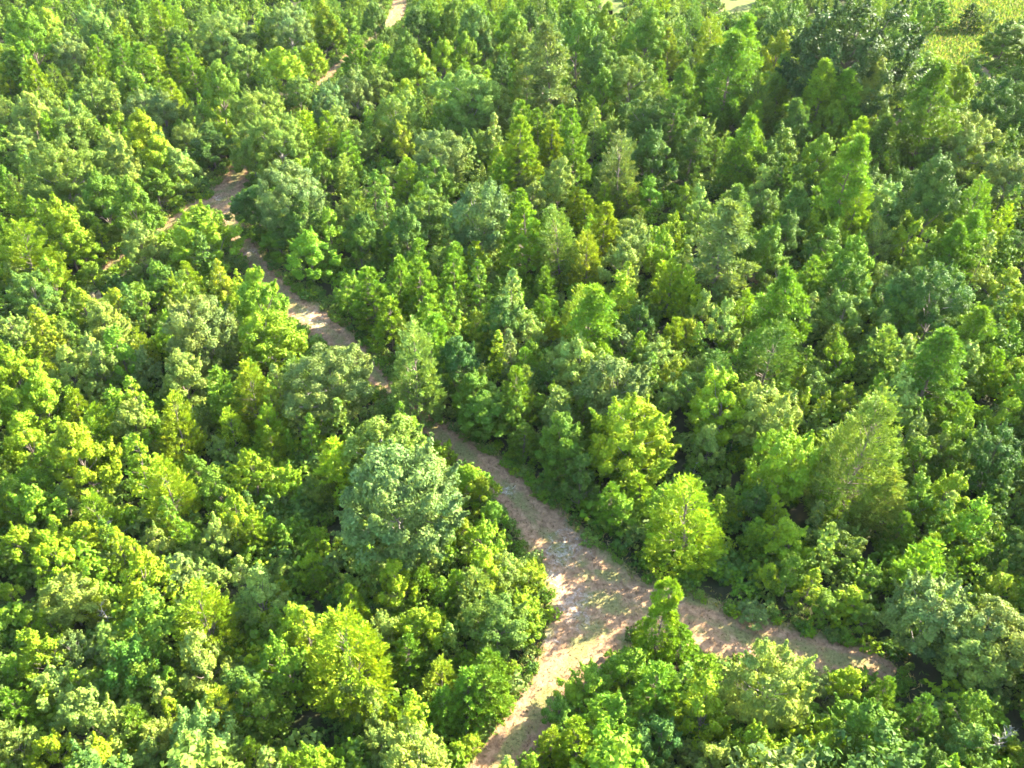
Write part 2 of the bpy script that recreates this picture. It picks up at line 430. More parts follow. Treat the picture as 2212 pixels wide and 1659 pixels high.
SAND = [(1215, 1190, 2.6), (1235, 1300, 2.2), (1255, 1335, 1.6), (545, 545, 2.0), (680, 700, 2.2), (1190, 1240, 1.6), (1100, 1060, 1.4), (660, 680, 2), (1225, 1150, 1.6), (1190, 1380, 1.2), (470, 430, 1.5)]
SANDG = [(*g(u, v), r) for u, v, r in SAND]
def ribbon(name, pts, z):
    S = spline(pts); d = np.gradient(S[:, :2], axis=0); nrm = unit(np.stack([-d[:, 1], d[:, 0]], 1))
    q = 13; s = np.linspace(-.5, .5, q)
    def wob():
        w = RNG.normal(0, 1, len(S)); w = np.convolve(np.pad(w, 6, 'edge'), np.ones(9) / 9, 'same')[6:-6]; return w * .55
    wl, wr = wob(), wob()
    V = []
    for j in s:
        w = S[:, 2] + (wl if j < 0 else wr) * 2 * abs(j)
        V.append(np.concatenate([S[:, :2] + nrm * (w * j)[:, None], np.full((len(S), 1), z)], 1))
    V = np.stack(V, 1).reshape(-1, 3); m = len(S)
    i = np.arange(m * q).reshape(m, q)
    F = np.stack([i[:-1, :-1].ravel(), i[:-1, 1:].ravel(), i[1:, 1:].ravel(), i[1:, :-1].ravel()], 1)
    sand = np.zeros(len(V))
    for x, y, r in SANDG: sand = np.maximum(sand, np.exp(-(((V[:, 0] - x) ** 2 + (V[:, 1] - y) ** 2) / r ** 2)))
    me = mesh_from(name, V, F, TRAIL_MAT, attr=('sand', sand))
    ra = me.attributes.new('rut', 'FLOAT', 'POINT')          # two worn wheel tracks
    ra.data.foreach_set('value', np.tile(np.exp(-((np.abs(s) - .24) / .11) ** 2), m).astype(np.float32))
    structure(name, me)
    return S
TR = [ribbon('trail', MAIN, .012), ribbon('side_trail', RIGHT, .016), ribbon('side_trail', LEFT, .020), ribbon('meadow_path', MEADOW_PATH, .016)]
TRP = np.concatenate(TR[:3]); TRALL = np.concatenate(TR)
def trail_gap(x, y, allp=True):
    """distance from the nearest trail edge, negative on the trail"""
    A = TRALL if allp else TRP
    return float(np.min(np.hypot(A[:, 0] - x, A[:, 1] - y) - A[:, 2] * .5))
def patch(name, uv, mat, z):
    P = np.array([g(u, v) for u, v in uv]); c = P.mean(0)
    ring = []
    for k in range(len(P)):
        for t in np.linspace(0, 1, 6, endpoint=False): ring.append(P[k] * (1 - t) + P[(k + 1) % len(P)] * t + RNG.normal(0, .35, 2))
    ring = np.array(ring); m = len(ring)
    V = np.concatenate([np.c_[ring, np.full(m, z)], [[c[0], c[1], z]]])
    F = [(k, (k + 1) % m, m) for k in range(m)]
    structure(name, mesh_from(name, V, F, mat)); return P
MEADOW = patch('meadow', [(1990, 130), (1985, 80), (2000, 20), (2020, -30), (2290, -30), (2290, 35), (2190, 55), (2140, 100), (2132, 170), (2100, 172)], ground_mat('meadow_grass', 'meadow'), .004)
CLEAR = patch('clearing', [(1292, 32), (1298, -25), (1352, -25), (1348, 36), (1320, 44)], ground_mat('dry_clearing', 'clearing'), .004)
CLEAR2 = patch('clearing', [(812, 58), (808, 30), (812, 5), (895, 0), (900, 30), (880, 60)], bpy.data.materials['dry_clearing'], .004)
CLEAR3 = patch('clearing', [(1552, 36), (1558, -25), (1645, -25), (1628, 36), (1590, 44)], bpy.data.materials['dry_clearing'], .004)
def inside(P, x, y):
    r = False; m = len(P)
    for k in range(m):
        x1, y1 = P[k]; x2, y2 = P[(k + 1) % m]
        if (y1 > y) != (y2 > y) and x < (x2 - x1) * (y - y1) / (y2 - y1) + x1: r = not r
    return r
def open_ground(x, y): return inside(MEADOW, x, y) or inside(CLEAR, x, y) or inside(CLEAR2, x, y) or inside(CLEAR3, x, y)

# ------------------------------------------------------------------ the trees seen in the photograph
COLR = dict(y=(.178, .264, .013), Y=(.205, .272, .018), g=(.122, .222, .015), m=(.099, .178, .016), d=(.067, .126, .018), s=(.122, .174, .041),
            o=(.122, .190, .028), b=(.075, .145, .025), p=(.170, .242, .044), r=(.27, .22, .13), k=(.056, .098, .021))
# per tile of the survey: crown top u v, crown width, kind, colour, optional height factor, optional @landmark
SURVEY = {
(0, 0): """130 40 260 Bg;300 40 180 BY;600 0 220 Op;625 110 170 Bd;745 10 170 Os;1030 0 150 Py;880 10 140 Bg;1130 150 190 Bd;1380 20 290 Op;1530 60 240 Os;1690 110 140 Pm;
1860 0 280 Os;2080 0 180 By;2150 60 150 Bg;440 180 230 Os;110 270 150 Pg;180 380 180 Py;40 320 160 Bm;620 230 140 Pg;740 230 150 Pg;860 280 180 Pg;1040 240 120 Pg;970 290 130 Py;1140 310 130 Pg;1220 280 160 Pg;
1370 370 270 Bm;1560 250 230 Oo;1380 230 130 Bp;1790 270 270 By;1980 260 160 By;1920 460 170 Oo;2110 520 230 Os;590 320 150 Pg;560 450 270 Oo;680 520 110 Sp;830 430 160 Bm;900 560 230 Os;1000 470 140 Pg;1100 520 150 Py;
130 570 230 Bp;290 560 160 Bo;410 620 270 Oo;10 430 110 By;730 690 150 By;890 690 230 By;1020 560 200 Bs;1150 640 160 Op;1290 640 140 Bp;1370 640 120 Uy;1680 540 310 Oo;1790 700 330 Oo;1880 780 120 BY;1180 760 170 Op;1040 850 240 By;1110 930 230 Bp;
320 820 430 Oo @west;120 800 210 Op;680 840 210 Bp;770 910 260 Bp;600 1100 250 Bm;830 1150 280 Bm;980 1080 240 Bm;1340 810 290 Bd;1440 780 170 By;1590 750 280 Oo;1840 1000 430 Os @fork;1640 1190 330 Bd h.8;1900 1260 300 Bd h.8;2110 720 150 Pg;1960 810 140 Pm;2070 960 190 Bm;
1280 1310 370 Bg h.72 @wedge;1800 1440 330 Bg;1980 1470 260 Bg;880 1430 230 Bp;660 1440 210 Bm;340 1260 300 By;210 1240 130 Sg;300 1170 200 Oo;80 1260 160 Cy;60 1390 340 Cy;20 1080 110 Bg;490 1500 220 By;600 1410 110 Sy;1190 1160 160 By;410 1600 100 Uy;1090 1560 190 Uo;2130 1380 180 Bg""",
(1, 0): """40 60 160 Bm;60 240 160 Pg;210 -10 190 Bd;490 20 200 Bd;600 20 190 Bg;390 190 190 Bm;250 285 120 Pg;720 0 200 Bm;870 10 240 Bb;1110 40 200 Bg;1230 20 140 Bd;1400 140 330 Ts @layered;930 160 160 Bp;815 190 170 By;660 230 170 By;1180 160 210 Oo;1060 290 110 Pg;520 310 180 By;420 290 200 Bm;1210 320 180 Pp;
840 360 380 Oo;990 470 280 Oo;930 450 120 Py;1050 370 150 Bd;90 430 230 Os;220 350 240 Oo;400 500 170 By;580 470 140 Pp;690 580 180 Bg;810 620 170 Bp;340 540 290 Oo;650 770 340 Os @silver;410 800 160 BY;400 1030 160 Py;890 1080 380 Os h1.3 @dome;620 1000 260 Om;560 1200 310 Oo;970 720 130 Sp;940 800 210 Oo;880 900 130 By;1010 930 130 By;
1200 640 170 Pg;1290 700 150 Pg;1420 680 160 Pg;1500 700 180 Pg;1150 760 240 Py;1550 820 210 Pg;1370 780 170 Py;1140 940 180 Bp;1180 1010 170 Op;1400 1010 230 Bp;1640 690 110 Sp;1760 730 180 Oo;1820 820 310 Cs @point;1900 280 320 Oo;1700 420 210 Bg;2140 190 140 PY;1990 0 260 Bm;1710 10 150 By;1540 40 260 Bm;1700 210 220 Bd;
2000 560 310 Od;2060 800 270 Bd;2150 620 210 Pd;1990 880 230 Od;1870 1150 160 By;2030 1150 150 Bg;1720 1180 130 Py;1600 1230 140 Py;1510 1220 140 Py;1200 1290 270 Pg;1340 1360 170 Pg;1440 1260 320 Co @twin;1250 1170 190 Bp;1610 1470 230 CY;1700 1320 210 Py;1860 1370 230 Op;2090 1490 210 By;190 1100 130 Sm;280 1130 130 Sg;270 1290 120 Sb;310 1480 140 Pg;
120 1350 210 Bd;20 1250 190 Oo;100 1450 190 Bm;480 1540 190 Pg;730 1560 170 Pg;860 1570 140 Py;1910 1440 260 Op;1820 1540 230 Bp;420 1330 260 Bd;30 850 150 Pg;110 800 190 Oo;1080 1170 110 Ur""",
(2, 0): """530 20 170 Uo;230 60 200 Cy;690 0 240 Od;1140 -180 800 Kk @darkoak;1690 0 150 Pg;1900 20 190 Pd;2010 40 100 Op;1580 0 130 Bm;2130 110 270 Bm;2160 420 380 Od;450 100 260 Tg;330 200 330 Tm;620 170 210 BY;240 280 210 Tm;400 200 200 Tb;720 190 130 By;650 340 230 Bm;1010 310 160 Bp;1130 330 110 SY;950 400 270 Tg;1100 450 250 Tg;880 470 210 Tg;1290 390 280 Bp;1400 400 170 Bp;1690 400 370 Tm @meadowpine;1820 420 190 By;1490 390 140 Bp;
40 420 210 Tm;180 430 140 Pg;550 440 240 Co;120 720 250 Oo;250 680 130 Oo;470 660 160 Tg;430 760 260 Tg;850 590 130 Pb;770 640 210 Tb;1180 760 200 Py;1090 870 310 Tg h1.15 @litpine;880 860 240 Bg;1210 640 120 By;1930 640 370 Op @eastpale;1890 830 160 Py;1650 900 160 Pb;1720 960 380 Bb @bluetree;1320 890 140 Sg;1370 980 130 Pg;1340 760 260 Td;2170 930 300 Os;1950 1120 260 Cg;370 920 170 Pm;220 900 120 Pm;
530 1110 160 Bp;540 1180 210 Oo;330 1190 250 To;290 1290 400 Ts h.95 @greypine;130 1230 170 Bp;30 1190 140 By;1340 1160 290 Op;1570 1240 190 Oy;1750 1290 120 Bp;700 1110 140 Pg;740 1200 230 Tb;650 1000 190 Pd;1150 1150 270 Cy;1870 1380 250 Tg;1990 1480 150 Sp;1800 1460 240 Tg;1030 1370 180 By;1190 1340 150 Bb;1310 1420 190 Bp;1480 1420 190 By;1120 1500 260 Bg;850 1600 130 Uy;2170 750 160 Bp;
560 1430 260 Bm;700 1350 260 Bb;930 1450 210 Bm;1600 1500 210 Bm;2190 1450 170 Od;1500 1050 230 Od;1220 1060 230 Bd;60 820 200 Td;1000 640 200 Bm;560 880 220 Bd""",
(0, 1): """60 50 140 Bp;170 60 270 Oo;300 30 180 By;560 20 180 Bm;870 150 210 Bm;970 60 180 Bm;1050 50 170 Bd;1220 30 130 Py;1100 140 150 By;1400 30 120 SY;1450 120 140 BY;1640 70 300 Bg h.7;1290 190 500 Os h.9 x @sandoak;1700 270 400 Oy @paleoak;720 180 170 BY;500 200 170 BY;610 220 90 Ur;640 300 260 Bp;200 310 150 SY;270 400 190 BY;60 360 190 Op;400 430 140 Bo;750 480 240 Bg;560 520 210 Bp;420 600 210 Bp;600 590 220 Bp;880 450 180 CY;1130 590 290 Bp;
1590 670 290 Cy @goldcedar;1880 640 270 Co;1780 700 160 Sp;40 560 270 By;850 780 180 Sy;810 900 270 Bp;910 960 210 Bg;1070 880 290 Cy;450 850 170 Cy;580 760 180 Op;560 930 230 Cy;180 720 290 By;450 1060 380 By @leftbright;120 1050 230 By;830 1160 210 Sy;1010 1270 310 Cy;1600 1250 240 By @newleaf;1840 1310 180 By;1900 930 120 Sp;1970 1020 130 Sg;1250 920 210 Oo;1460 960 200 Cy;1760 840 140 SY;1700 950 210 Cy;2140 480 500 Os x @trailoak;1510 1540 230 By;
1200 1020 140 Bp;1390 1160 130 Bp;1250 1280 170 Bm;400 1520 180 Bp;560 1500 260 Cy;1070 1560 150 Sm;150 1350 230 Bg;60 1460 230 Bm;300 1200 190 Bg;2030 1400 210 Oo;40 840 260 By;300 650 140 CY;1740 1080 170 Cy;1400 1400 220 Bm""",
(1, 1): """190 80 250 Pg;300 280 210 Py;50 110 210 Bg;350 0 190 Pg;510 10 240 Pg;720 0 200 Pg;890 20 140 Sg;1080 80 190 Sp;1550 130 270 CY;1310 250 130 Pg;1370 400 120 Py;1590 190 340 Tg;690 230 140 Bp;540 260 210 Pg;560 390 260 Pg;400 370 120 SY;440 385 380 Cp h1.1 @feather;870 350 160 BY;940 460 140 BY;960 340 170 Pg;1060 370 190 Op;1210 350 210 Op;1110 450 150 Ss;740 500 270 Bb;1200 590 150 Pg;1070 240 270 Bb;
890 770 290 Bm;1140 730 230 Pg;950 870 320 Bm;1180 1100 190 Pm;1400 820 230 Bm;1570 920 180 Pm;1440 1000 300 Bm;1460 1170 270 Pm;1540 480 340 Op;1770 540 480 Os @centreoak;1910 900 490 Oy @faceoak;1870 1160 200 Pg;1840 440 160 Bs;1950 480 120 Py;2060 510 210 Op;2160 400 140 Py;2150 670 160 BY;1880 30 140 SY;2150 20 190 Py;1930 290 190 Bb;2140 830 160 Bp;
250 960 500 Oo;340 1120 780 Os @bigsage;370 950 110 Sg;470 1040 120 Sg;640 1190 160 Uy;830 1330 240 By h.8;900 1400 210 By h.7;990 1590 170 Bg h.7;1780 1470 190 Pg;1960 1430 160 Py;1840 1520 210 Bg;2120 1480 230 Bg;1560 1340 220 Bd;1130 900 200 Bm;1330 650 200 Bd""",
(2, 1): """480 30 140 Or;620 40 210 Oo;740 100 350 Tg @ytall;600 340 400 Cd;1080 200 270 Oo;870 240 120 Sp;1130 0 260 Bm;140 240 170 Bp;290 320 190 Bp;420 200 160 Cy;30 370 150 BY;1400 110 280 Bb;1360 30 180 Op;1470 200 260 Bm;1700 30 440 Ob @eastdark;2010 80 130 Op;2150 60 210 BY;2040 250 170 Oo;1380 350 130 Sp;1300 440 240 Oo;1480 480 230 Bp;1950 350 280 Tg;1840 370 160 Bg;2130 440 180 Bg;1700 480 350 Tm;
1080 530 200 By;830 570 120 Sg;900 700 200 Oo;760 720 140 By;290 600 290 Cb;120 650 160 Oo;60 720 230 Oo;310 720 400 Oy @crest;570 780 420 Op;700 1100 430 Oy @hang;200 1100 200 Bp;350 1080 100 Sb;820 840 90 Sy;910 860 90 Sy;1300 790 600 Co h1.05 @broadcedar;1060 840 150 By;1590 940 120 Sg;1450 870 90 Sg;1810 1010 220 Bg @ball;1690 1160 160 Bp;1800 1200 190 Bm;1790 1390 270 By;2120 930 180 By;2090 1070 400 Od;2190 640 170 By;1420 1330 320 Cp;
80 1340 90 X;100 1400 500 Cy @ycedar;480 1510 190 Bb;640 1580 170 Py;1560 1450 250 Bm;980 1460 190 Bg;470 950 230 Bm;1580 1150 220 Bm""",
(0, 2): """60 60 230 By;250 70 210 By;340 20 110 Sy;480 30 240 By;660 20 170 X;330 160 260 By;720 100 140 Sy;850 140 130 Sy;990 110 190 Bp;1060 0 160 Py;1210 50 160 Pg;1380 30 210 Bp;1500 10 120 SY;1610 20 160 Py;1730 30 120 Pg;1210 180 180 Op;1020 270 210 Op;1290 280 160 Op;380 370 350 Op;870 270 310 By @vivid;700 290 150 By;1230 420 410 Cy @ycone;1540 290 140 Sp;1640 430 260 Bp;1800 430 140 Cy;2030 380 110 Pg;2030 110 130 Pg;590 540 160 CY;650 620 150 X;160 620 160 By;280 620 170 Cy;
210 800 260 By;320 980 260 Bp;450 1150 320 Bp;610 1260 330 Bp @vine;430 800 230 Os;780 700 190 Bg;820 800 330 Bm;900 950 260 Bm;1290 830 310 Bp @cream;2180 540 580 Cy @bigcedar;1960 550 210 Sy;1880 640 260 By;1850 840 300 Bg;1000 1090 160 Sp;820 1200 190 Bp;1060 1160 130 Sy;1380 1110 320 CY;1560 1180 110 Sy;1300 1270 440 Op @lowpale;1000 1350 230 Bp;900 1480 210 Bp;1600 1440 130 Sy;1710 1500 180 Sp;1840 1540 140 Sy;2050 1510 290 By;60 1170 210 Pg;80 1420 240 Op;300 1440 270 By;600 1480 300 By;470 1020 120 Sy;220 1130 120 Sy;1520 1000 320 Bd;1660 1120 300 Bm;30 450 140 By;60 940 160 Bg;1420 1430 260 Op""",
(1, 2): """360 340 240 By;80 480 190 Py;640 160 140 Bg;560 190 120 Sp;770 380 170 Pg;640 440 130 Sg;960 30 260 By;800 20 140 BY;920 250 240 By;1060 270 230 Op;1210 310 210 Oy h.7;1000 520 390 Oo @roundbush;1180 530 230 By h.8;1230 640 200 By h.7;480 590 260 By;570 620 230 By;250 640 230 Op;420 820 190 Pg;970 850 230 Pg;900 1000 270 Pg;630 960 240 CY;810 1050 250 Pg;630 1150 210 Pg;470 1400 430 Op @frontpale;240 1380 240 Op;170 1150 210 Bp;840 1450 140 By;760 1510 210 By;40 1080 190 Bs;1060 1180 180 Pg h.8;
2085 460 275 Ry h1.15 @roundpine;1880 880 290 Bg h.8;1650 1010 260 Bg h.7;1500 1110 240 Bg h.7;2080 960 300 Pg h.8;1360 1400 180 Py h.8;1540 1395 250 Py @bottompine;1660 1530 160 Py;1800 1420 190 Sy;2090 1330 260 Bb;1970 1480 230 Bb;1200 1560 150 Sy;1080 1590 140 Sp;1750 1170 280 Bg;1420 1250 220 Bm h.6""",
(2, 2): """470 575 250 Os h.9 @juncbush;630 830 490 Op h1.05 @rightoak;1660 400 500 Os h.95 x @hugeoak;2110 520 480 Os h.95 x;1940 700 430 Op h.9 x;2110 380 230 BY @golden;750 30 260 By;1060 10 290 Oo;1450 0 160 Pg;1640 150 170 Py;1800 0 150 By;850 380 150 Sy;580 330 150 By;1150 490 210 By h.8;1380 370 130 By;1250 370 160 Bm;720 300 220 Bm;1190 620 190 Bm h.7;950 520 210 Bm h.8;1140 1000 230 By;1320 1120 190 Pg;1270 1240 400 Bm @starleaf;1600 1250 210 Pm;980 1040 210 Os h.8;170 1150 310 By;490 1360 270 By;240 1470 270 Bp;900 1460 270 By;940 1330 160 By;20 740 170 Pg h.8;150 950 220 Pg h.8;
1900 1360 270 Bo;2120 1380 200 X @greysnag;2190 1500 140 BY;1700 1540 260 Bd;1950 1180 260 Bm;2120 310 90 SY;1960 1610 130 UY;700 1560 220 By""",
}
LANDMARK = {
'west': ('big round olive oak near the left edge above the side trail', 'the big olive oak far left'),
'fork': ('pale grey-green oak covering the right side of the upper trail fork', 'the pale upper fork oak'),
'wedge': ('leafy green tree standing in the wedge of the upper trail fork', 'the wedge tree between trails'),
'layered': ('tall pale pine with layered branches in the middle of the far woods', 'the pale layered pine'),
'silver': ('silvery grey-green oak behind the tallest pale dome in the upper middle', 'the silvery upper oak'),
'dome': ('tall pale silver-green oak dome at the upper centre of the woods', 'the tall pale oak dome'),
'point': ('pointed grey-green cedar with upright tips in the upper middle', 'the pointed grey-green cedar'),
'twin': ('tall dark olive cedar with a yellow neighbour in the centre of the woods', 'the dark olive cedar'),
'darkoak': ('very large dark oak with open twisting limbs beside the far meadow', 'the very large dark oak'),
'meadowpine': ('dense green pine below the yellow meadow at upper right', 'the dense pine below the meadow'),
'litpine': ('tall layered pine with sunlit tiers in the right-hand woods below the dark oak', 'the tall sunlit-tiered pine'),
'eastpale': ('pale olive rounded oak near the right edge below the meadow path', 'the pale oak below the path'),
'bluetree': ('large dark blue-green tree in the shade near the right edge', 'the large blue-green tree'),
'greypine': ('tall thin grey-green pine with pale bare twigs right of the centre', 'the thin grey-green pine'),
'sandoak': ('round grey-green oak just left of the bright sand patch oak', 'the round grey-green oak'),
'paleoak': ('pale yellow-green oak beside the bright sand patch on the trail', 'the sand patch oak'),
'goldcedar': ('golden-green feathery cedar in front of the dark hollow on the left', 'the golden-green hollow cedar'),
'leftbright': ('bright leafy tree rising tall near the left edge', 'the tall bright left tree'),
'newleaf': ('young tree with bright fresh leaf tufts against a dark gap', 'the fresh-leaved young tree'),
'trailoak': ('grey-green oak pressed against the left edge of the trail opposite the feathery cedar', 'the trailside grey oak'),
'feather': ('feathery pale olive cedar standing over the middle of the trail', 'the feathery trail cedar'),
'centreoak': ('broad silver-green oak right of the trail behind the olive-yellow one', 'the broad silver-green oak'),
'faceoak': ('olive-yellow round oak with sunlit right side above the junction', 'the olive-yellow round oak'),
'bigsage': ('largest sage-green oak left of the widening shaded trail', 'the largest sage oak'),
'ytall': ('tall fresh green pine lit on its right side right of the centre', 'the sunny tall right pine'),
'eastdark': ('big dark bluish oak in deep shade at the right', 'the dark bluish oak'),
'crest': ('olive-yellow oak at the crest of the right-hand clump', 'the crest oak'),
'hang': ('yellow-fringed oak at the lower right corner of the crest clump', 'the yellow-fringed oak'),
'broadcedar': ('very broad olive feathery cedar in the right-hand woods', 'the very broad cedar'),
'ball': ('bright green ball-headed tree right of the very broad cedar', 'the ball-headed tree'),
'ycedar': ('yellow-green feathery cedar at the edge of the woods above the junction', 'the yellow-green junction cedar'),
'vivid': ('vivid yellow-green leafy tree in the lower left woods', 'the vivid lower left tree'),
'ycone': ('broad yellow-green cedar cone in the lower left woods', 'the lower left cedar'),
'vine': ('pale golden vine-covered tree near the lower left corner', 'the pale vine-covered tree'),
'cream': ('cream-green clumpy tree between dark gaps in the lower left', 'the cream clumpy tree'),
'bigcedar': ('largest yellow cedar left of the trail near the bottom', 'the largest yellow cedar'),
'lowpale': ('wide pale green oak touching the bottom edge at left', 'the wide bottom left oak'),
'roundbush': ('round olive bushy oak at the left edge of the junction', 'the round junction oak'),
'frontpale': ('pale yellow-green oak at the bottom edge left of the trail', 'the pale bottom oak'),
'roundpine': ('slim bright green pine with a rounded top standing over the junction', 'the slim junction pine'),
'bottompine': ('bright green puffy pine at the bottom edge right of the trail', 'the puffy bottom pine'),
'juncbush': ('small pale grey-green oak poking over the right trail branch', 'the small trail branch oak'),
'rightoak': ('dense pale rounded oak in front of the right trail branch', 'the dense right branch oak'),
'hugeoak': ('huge pale sage oak at lower right where the trail disappears', 'the huge lower right oak'),
'golden': ('golden yellow tree behind the huge pale oak at the right edge', 'the golden right-edge tree'),
'starleaf': ('dark green tree with star-like spreading branches near the bottom right', 'the star-branched tree'),
'greysnag': ('dead grey leafless tree near the lower right corner', 'the grey leafless tree'),
}
CNAME = dict(y='bright yellow-green', Y='golden-yellow', g='fresh green', m='mid-green', d='dark green', s='grey-green', o='olive', b='blue-green', p='pale green', r='pinkish', k='very dark')
KNAME = dict(O=('oak_tree', 'round oak', 'oak tree', 'rounded oaks in the woods'), B=('broadleaf_tree', 'leafy tree', 'broadleaf tree', 'leafy broadleaf trees in the woods'),
             P=('pine_tree', 'young pine', 'pine tree', 'young pines in the woods'), C=('cedar_tree', 'feathery cedar', 'cedar tree', 'feathery cedars in the woods'),
             T=('pine_tree', 'tall pine', 'pine tree', 'tall pines in the woods'), S=('sapling', 'slim sapling', 'sapling', 'slim saplings in the woods'),
             R=('pine_tree', 'young pine', 'pine tree', 'young pines in the woods'), U=('shrub', 'low shrub', 'shrub', 'low shrubs in the woods'), K=('oak_tree', 'open oak', 'oak tree', 'rounded oaks in the woods'),
             X=('dead_tree', 'bare dead tree', 'dead tree', 'dead trees in the woods'))
# places on the trail that the photograph shows unhidden
OPEN_UV = [(545, 545), (520, 515), (570, 590), (605, 625), (650, 670), (665, 705), (700, 690), (735, 712), (800, 775), (822, 820), (838, 850), (470, 435), (505, 420), (430, 450), (400, 465), (370, 485), (255, 570), (225, 590), (520, 380),
           (738, 130), (735, 150), (848, 45), (965, 940), (945, 915), (1010, 985), (1060, 1010), (1080, 1060), (1140, 1090), (1130, 1140), (1190, 1180), (1210, 1120), (1200, 1260), (1280, 1230), (1300, 1300), (1230, 1330), (1360, 1300), (1330, 1380), (1220, 1380),
           (1180, 1440), (1250, 1440), (1150, 1500), (1200, 1500), (1130, 1570), (1090, 1600), (1500, 1310), (1520, 1390), (1550, 1350), (1620, 1350), (1720, 1380), (1770, 1430), (1800, 1400), (1860, 1410), (2060, 100), (2120, 155), (2030, 85), (2090, 95), (1320, 20), (1340, 8), (1600, 15), (1575, 25), (2020, 78), (2110, 92), (2180, 20), (2150, 30), (2045, 70)]
OPEN_P = np.array([ray_at(u, v, 0)[0] for u, v in OPEN_UV])
OPEN_D = unit(np.array([0, 0, CAM_H]) - OPEN_P)
def hidden(x, y, W, H, kd):
    """how many of those places this crown would hide"""
    s = ((np.array([x, y]) - OPEN_P[:, :2]) * OPEN_D[:, :2]).sum(1) / (OPEN_D[:, :2] ** 2).sum(1)
    s = np.maximum(s, 0)[:, None] + np.array([-.25, 0, .25]) * W
    s = np.maximum(s, 0)
    q = OPEN_P[:, None] + OPEN_D[:, None] * s[..., None]
    t = q[..., 2] / H
    rad = W * .44 * (np.sqrt(np.clip(1 - (2 * t - 1) ** 2, 0, 1)) if kd in 'OUBK' else np.clip(1 - t, 0, 1) ** .6)
    return int((((np.hypot(q[..., 0] - x, q[..., 1] - y) < rad) & (t < 1) & (t > 0)).any(1)).sum())
TREES = []
for (tx, ty), txt in SURVEY.items():
    for item in txt.replace('\n', '').split(';'):
        f = item.split()
        if len(f) < 4: continue
        u, v, w = float(f[0]) / 3 + tx * 737.33, float(f[1]) / 3 + ty * 553, float(f[2]) / 3
        kd = f[3][0]; cl = f[3][1] if len(f[3]) > 1 else 's'
        hf = 1.0; mark = None; free = False
        for e in f[4:]:
            if e[0] == 'h': hf = float(e[1:])
            if e[0] == '@': mark = e[1:]
            if e == 'x': free = True
        v += w * {'O': .17, 'U': .22, 'K': .2, 'B': .07, 'R': .05}.get(kd, .0)   # a dome's outline tops out behind its summit
        best = None
        for mul, wm in ((1, 1), (.85, 1), (1.18, 1), (.7, 1), (.7, .85), (1.35, 1), (.55, .85), (.55, 1), (1.6, 1), (.4, .7), (.3, .6)):
            H = 6.0
            for _ in range(6):
                P, t = ray_at(u, v, H)
                W = w * t / FPX * 1.17 * wm * {'T': 1.06, 'P': 1.05, 'S': 1.1}.get(kd, 1)
                H = min(max(RATIO[kd] * W * hf * mul / wm, 1.2), 17.0)
            gap = trail_gap(P[0], P[1]); need = min(.28 * W, 1.6) * (1 if v > 430 and u > 420 else .3)
            if free or mark in ('feather', 'roundpine', 'juncbush', 'rightoak'): hid = 0
            else: hid = hidden(P[0], P[1], W, H, kd)
            pen = (0 if free or mark == 'feather' else max(0, need - gap)) * 1.5 + 1.2 * hid + abs(math.log(mul)) * (.5 if mul < 1 else 2.2) + (1 - wm) * .8
            if best is None or pen < best[0] - 1e-6: best = (pen, P, W, H)
            if pen < .01: break
        pen, P, W, H = best
        TREES.append(dict(x=P[0], y=P[1], W=W, H=H, k=kd, c=cl, mark=mark, u=u, v=v, w=w))
# labels: a landmark has its own; every other tree is told by look and by its place beside the nearest landmark
marks = [t for t in TREES if t['mark']]
def side_of(t, m):
    du, dv = t['u'] - m['u'], (t['v'] + t['w'] * .5) - (m['v'] + m['w'] * .5)
    a = math.degrees(math.atan2(dv, du)) % 360
    return ['right of', 'in front and right of', 'in front of', 'in front and left of', 'left of', 'behind and left of', 'behind', 'behind and right of'][int((a + 22.5) // 45) % 8]
groups = {}
for t in TREES:
    if t['mark']: t['label'] = LANDMARK[t['mark']][0]; continue
    m = min(marks, key=lambda q: math.hypot(q['u'] - t['u'], q['v'] - t['v']))
    key = (t['c'] if t['k'] != 'X' else '', t['k'], side_of(t, m), m['mark'])
    t['dist'] = math.hypot(m['u'] - t['u'], m['v'] - t['v'])
    groups.setdefault(key, []).append(t)
ORD = ['', 'second', 'third', 'fourth', 'fifth', 'sixth', 'seventh', 'eighth']
for (c, k, sd_, mk), lst in groups.items():
    lst.sort(key=lambda q: q['dist'])
    for i, t in enumerate(lst):
        o = ('nearest' if i == 0 else ORD[i]) if len(lst) > 1 else ''
        t['label'] = ' '.join(x for x in [o, CNAME[c] if c else '', KNAME[k][1], sd_, LANDMARK[mk][1]] if x)
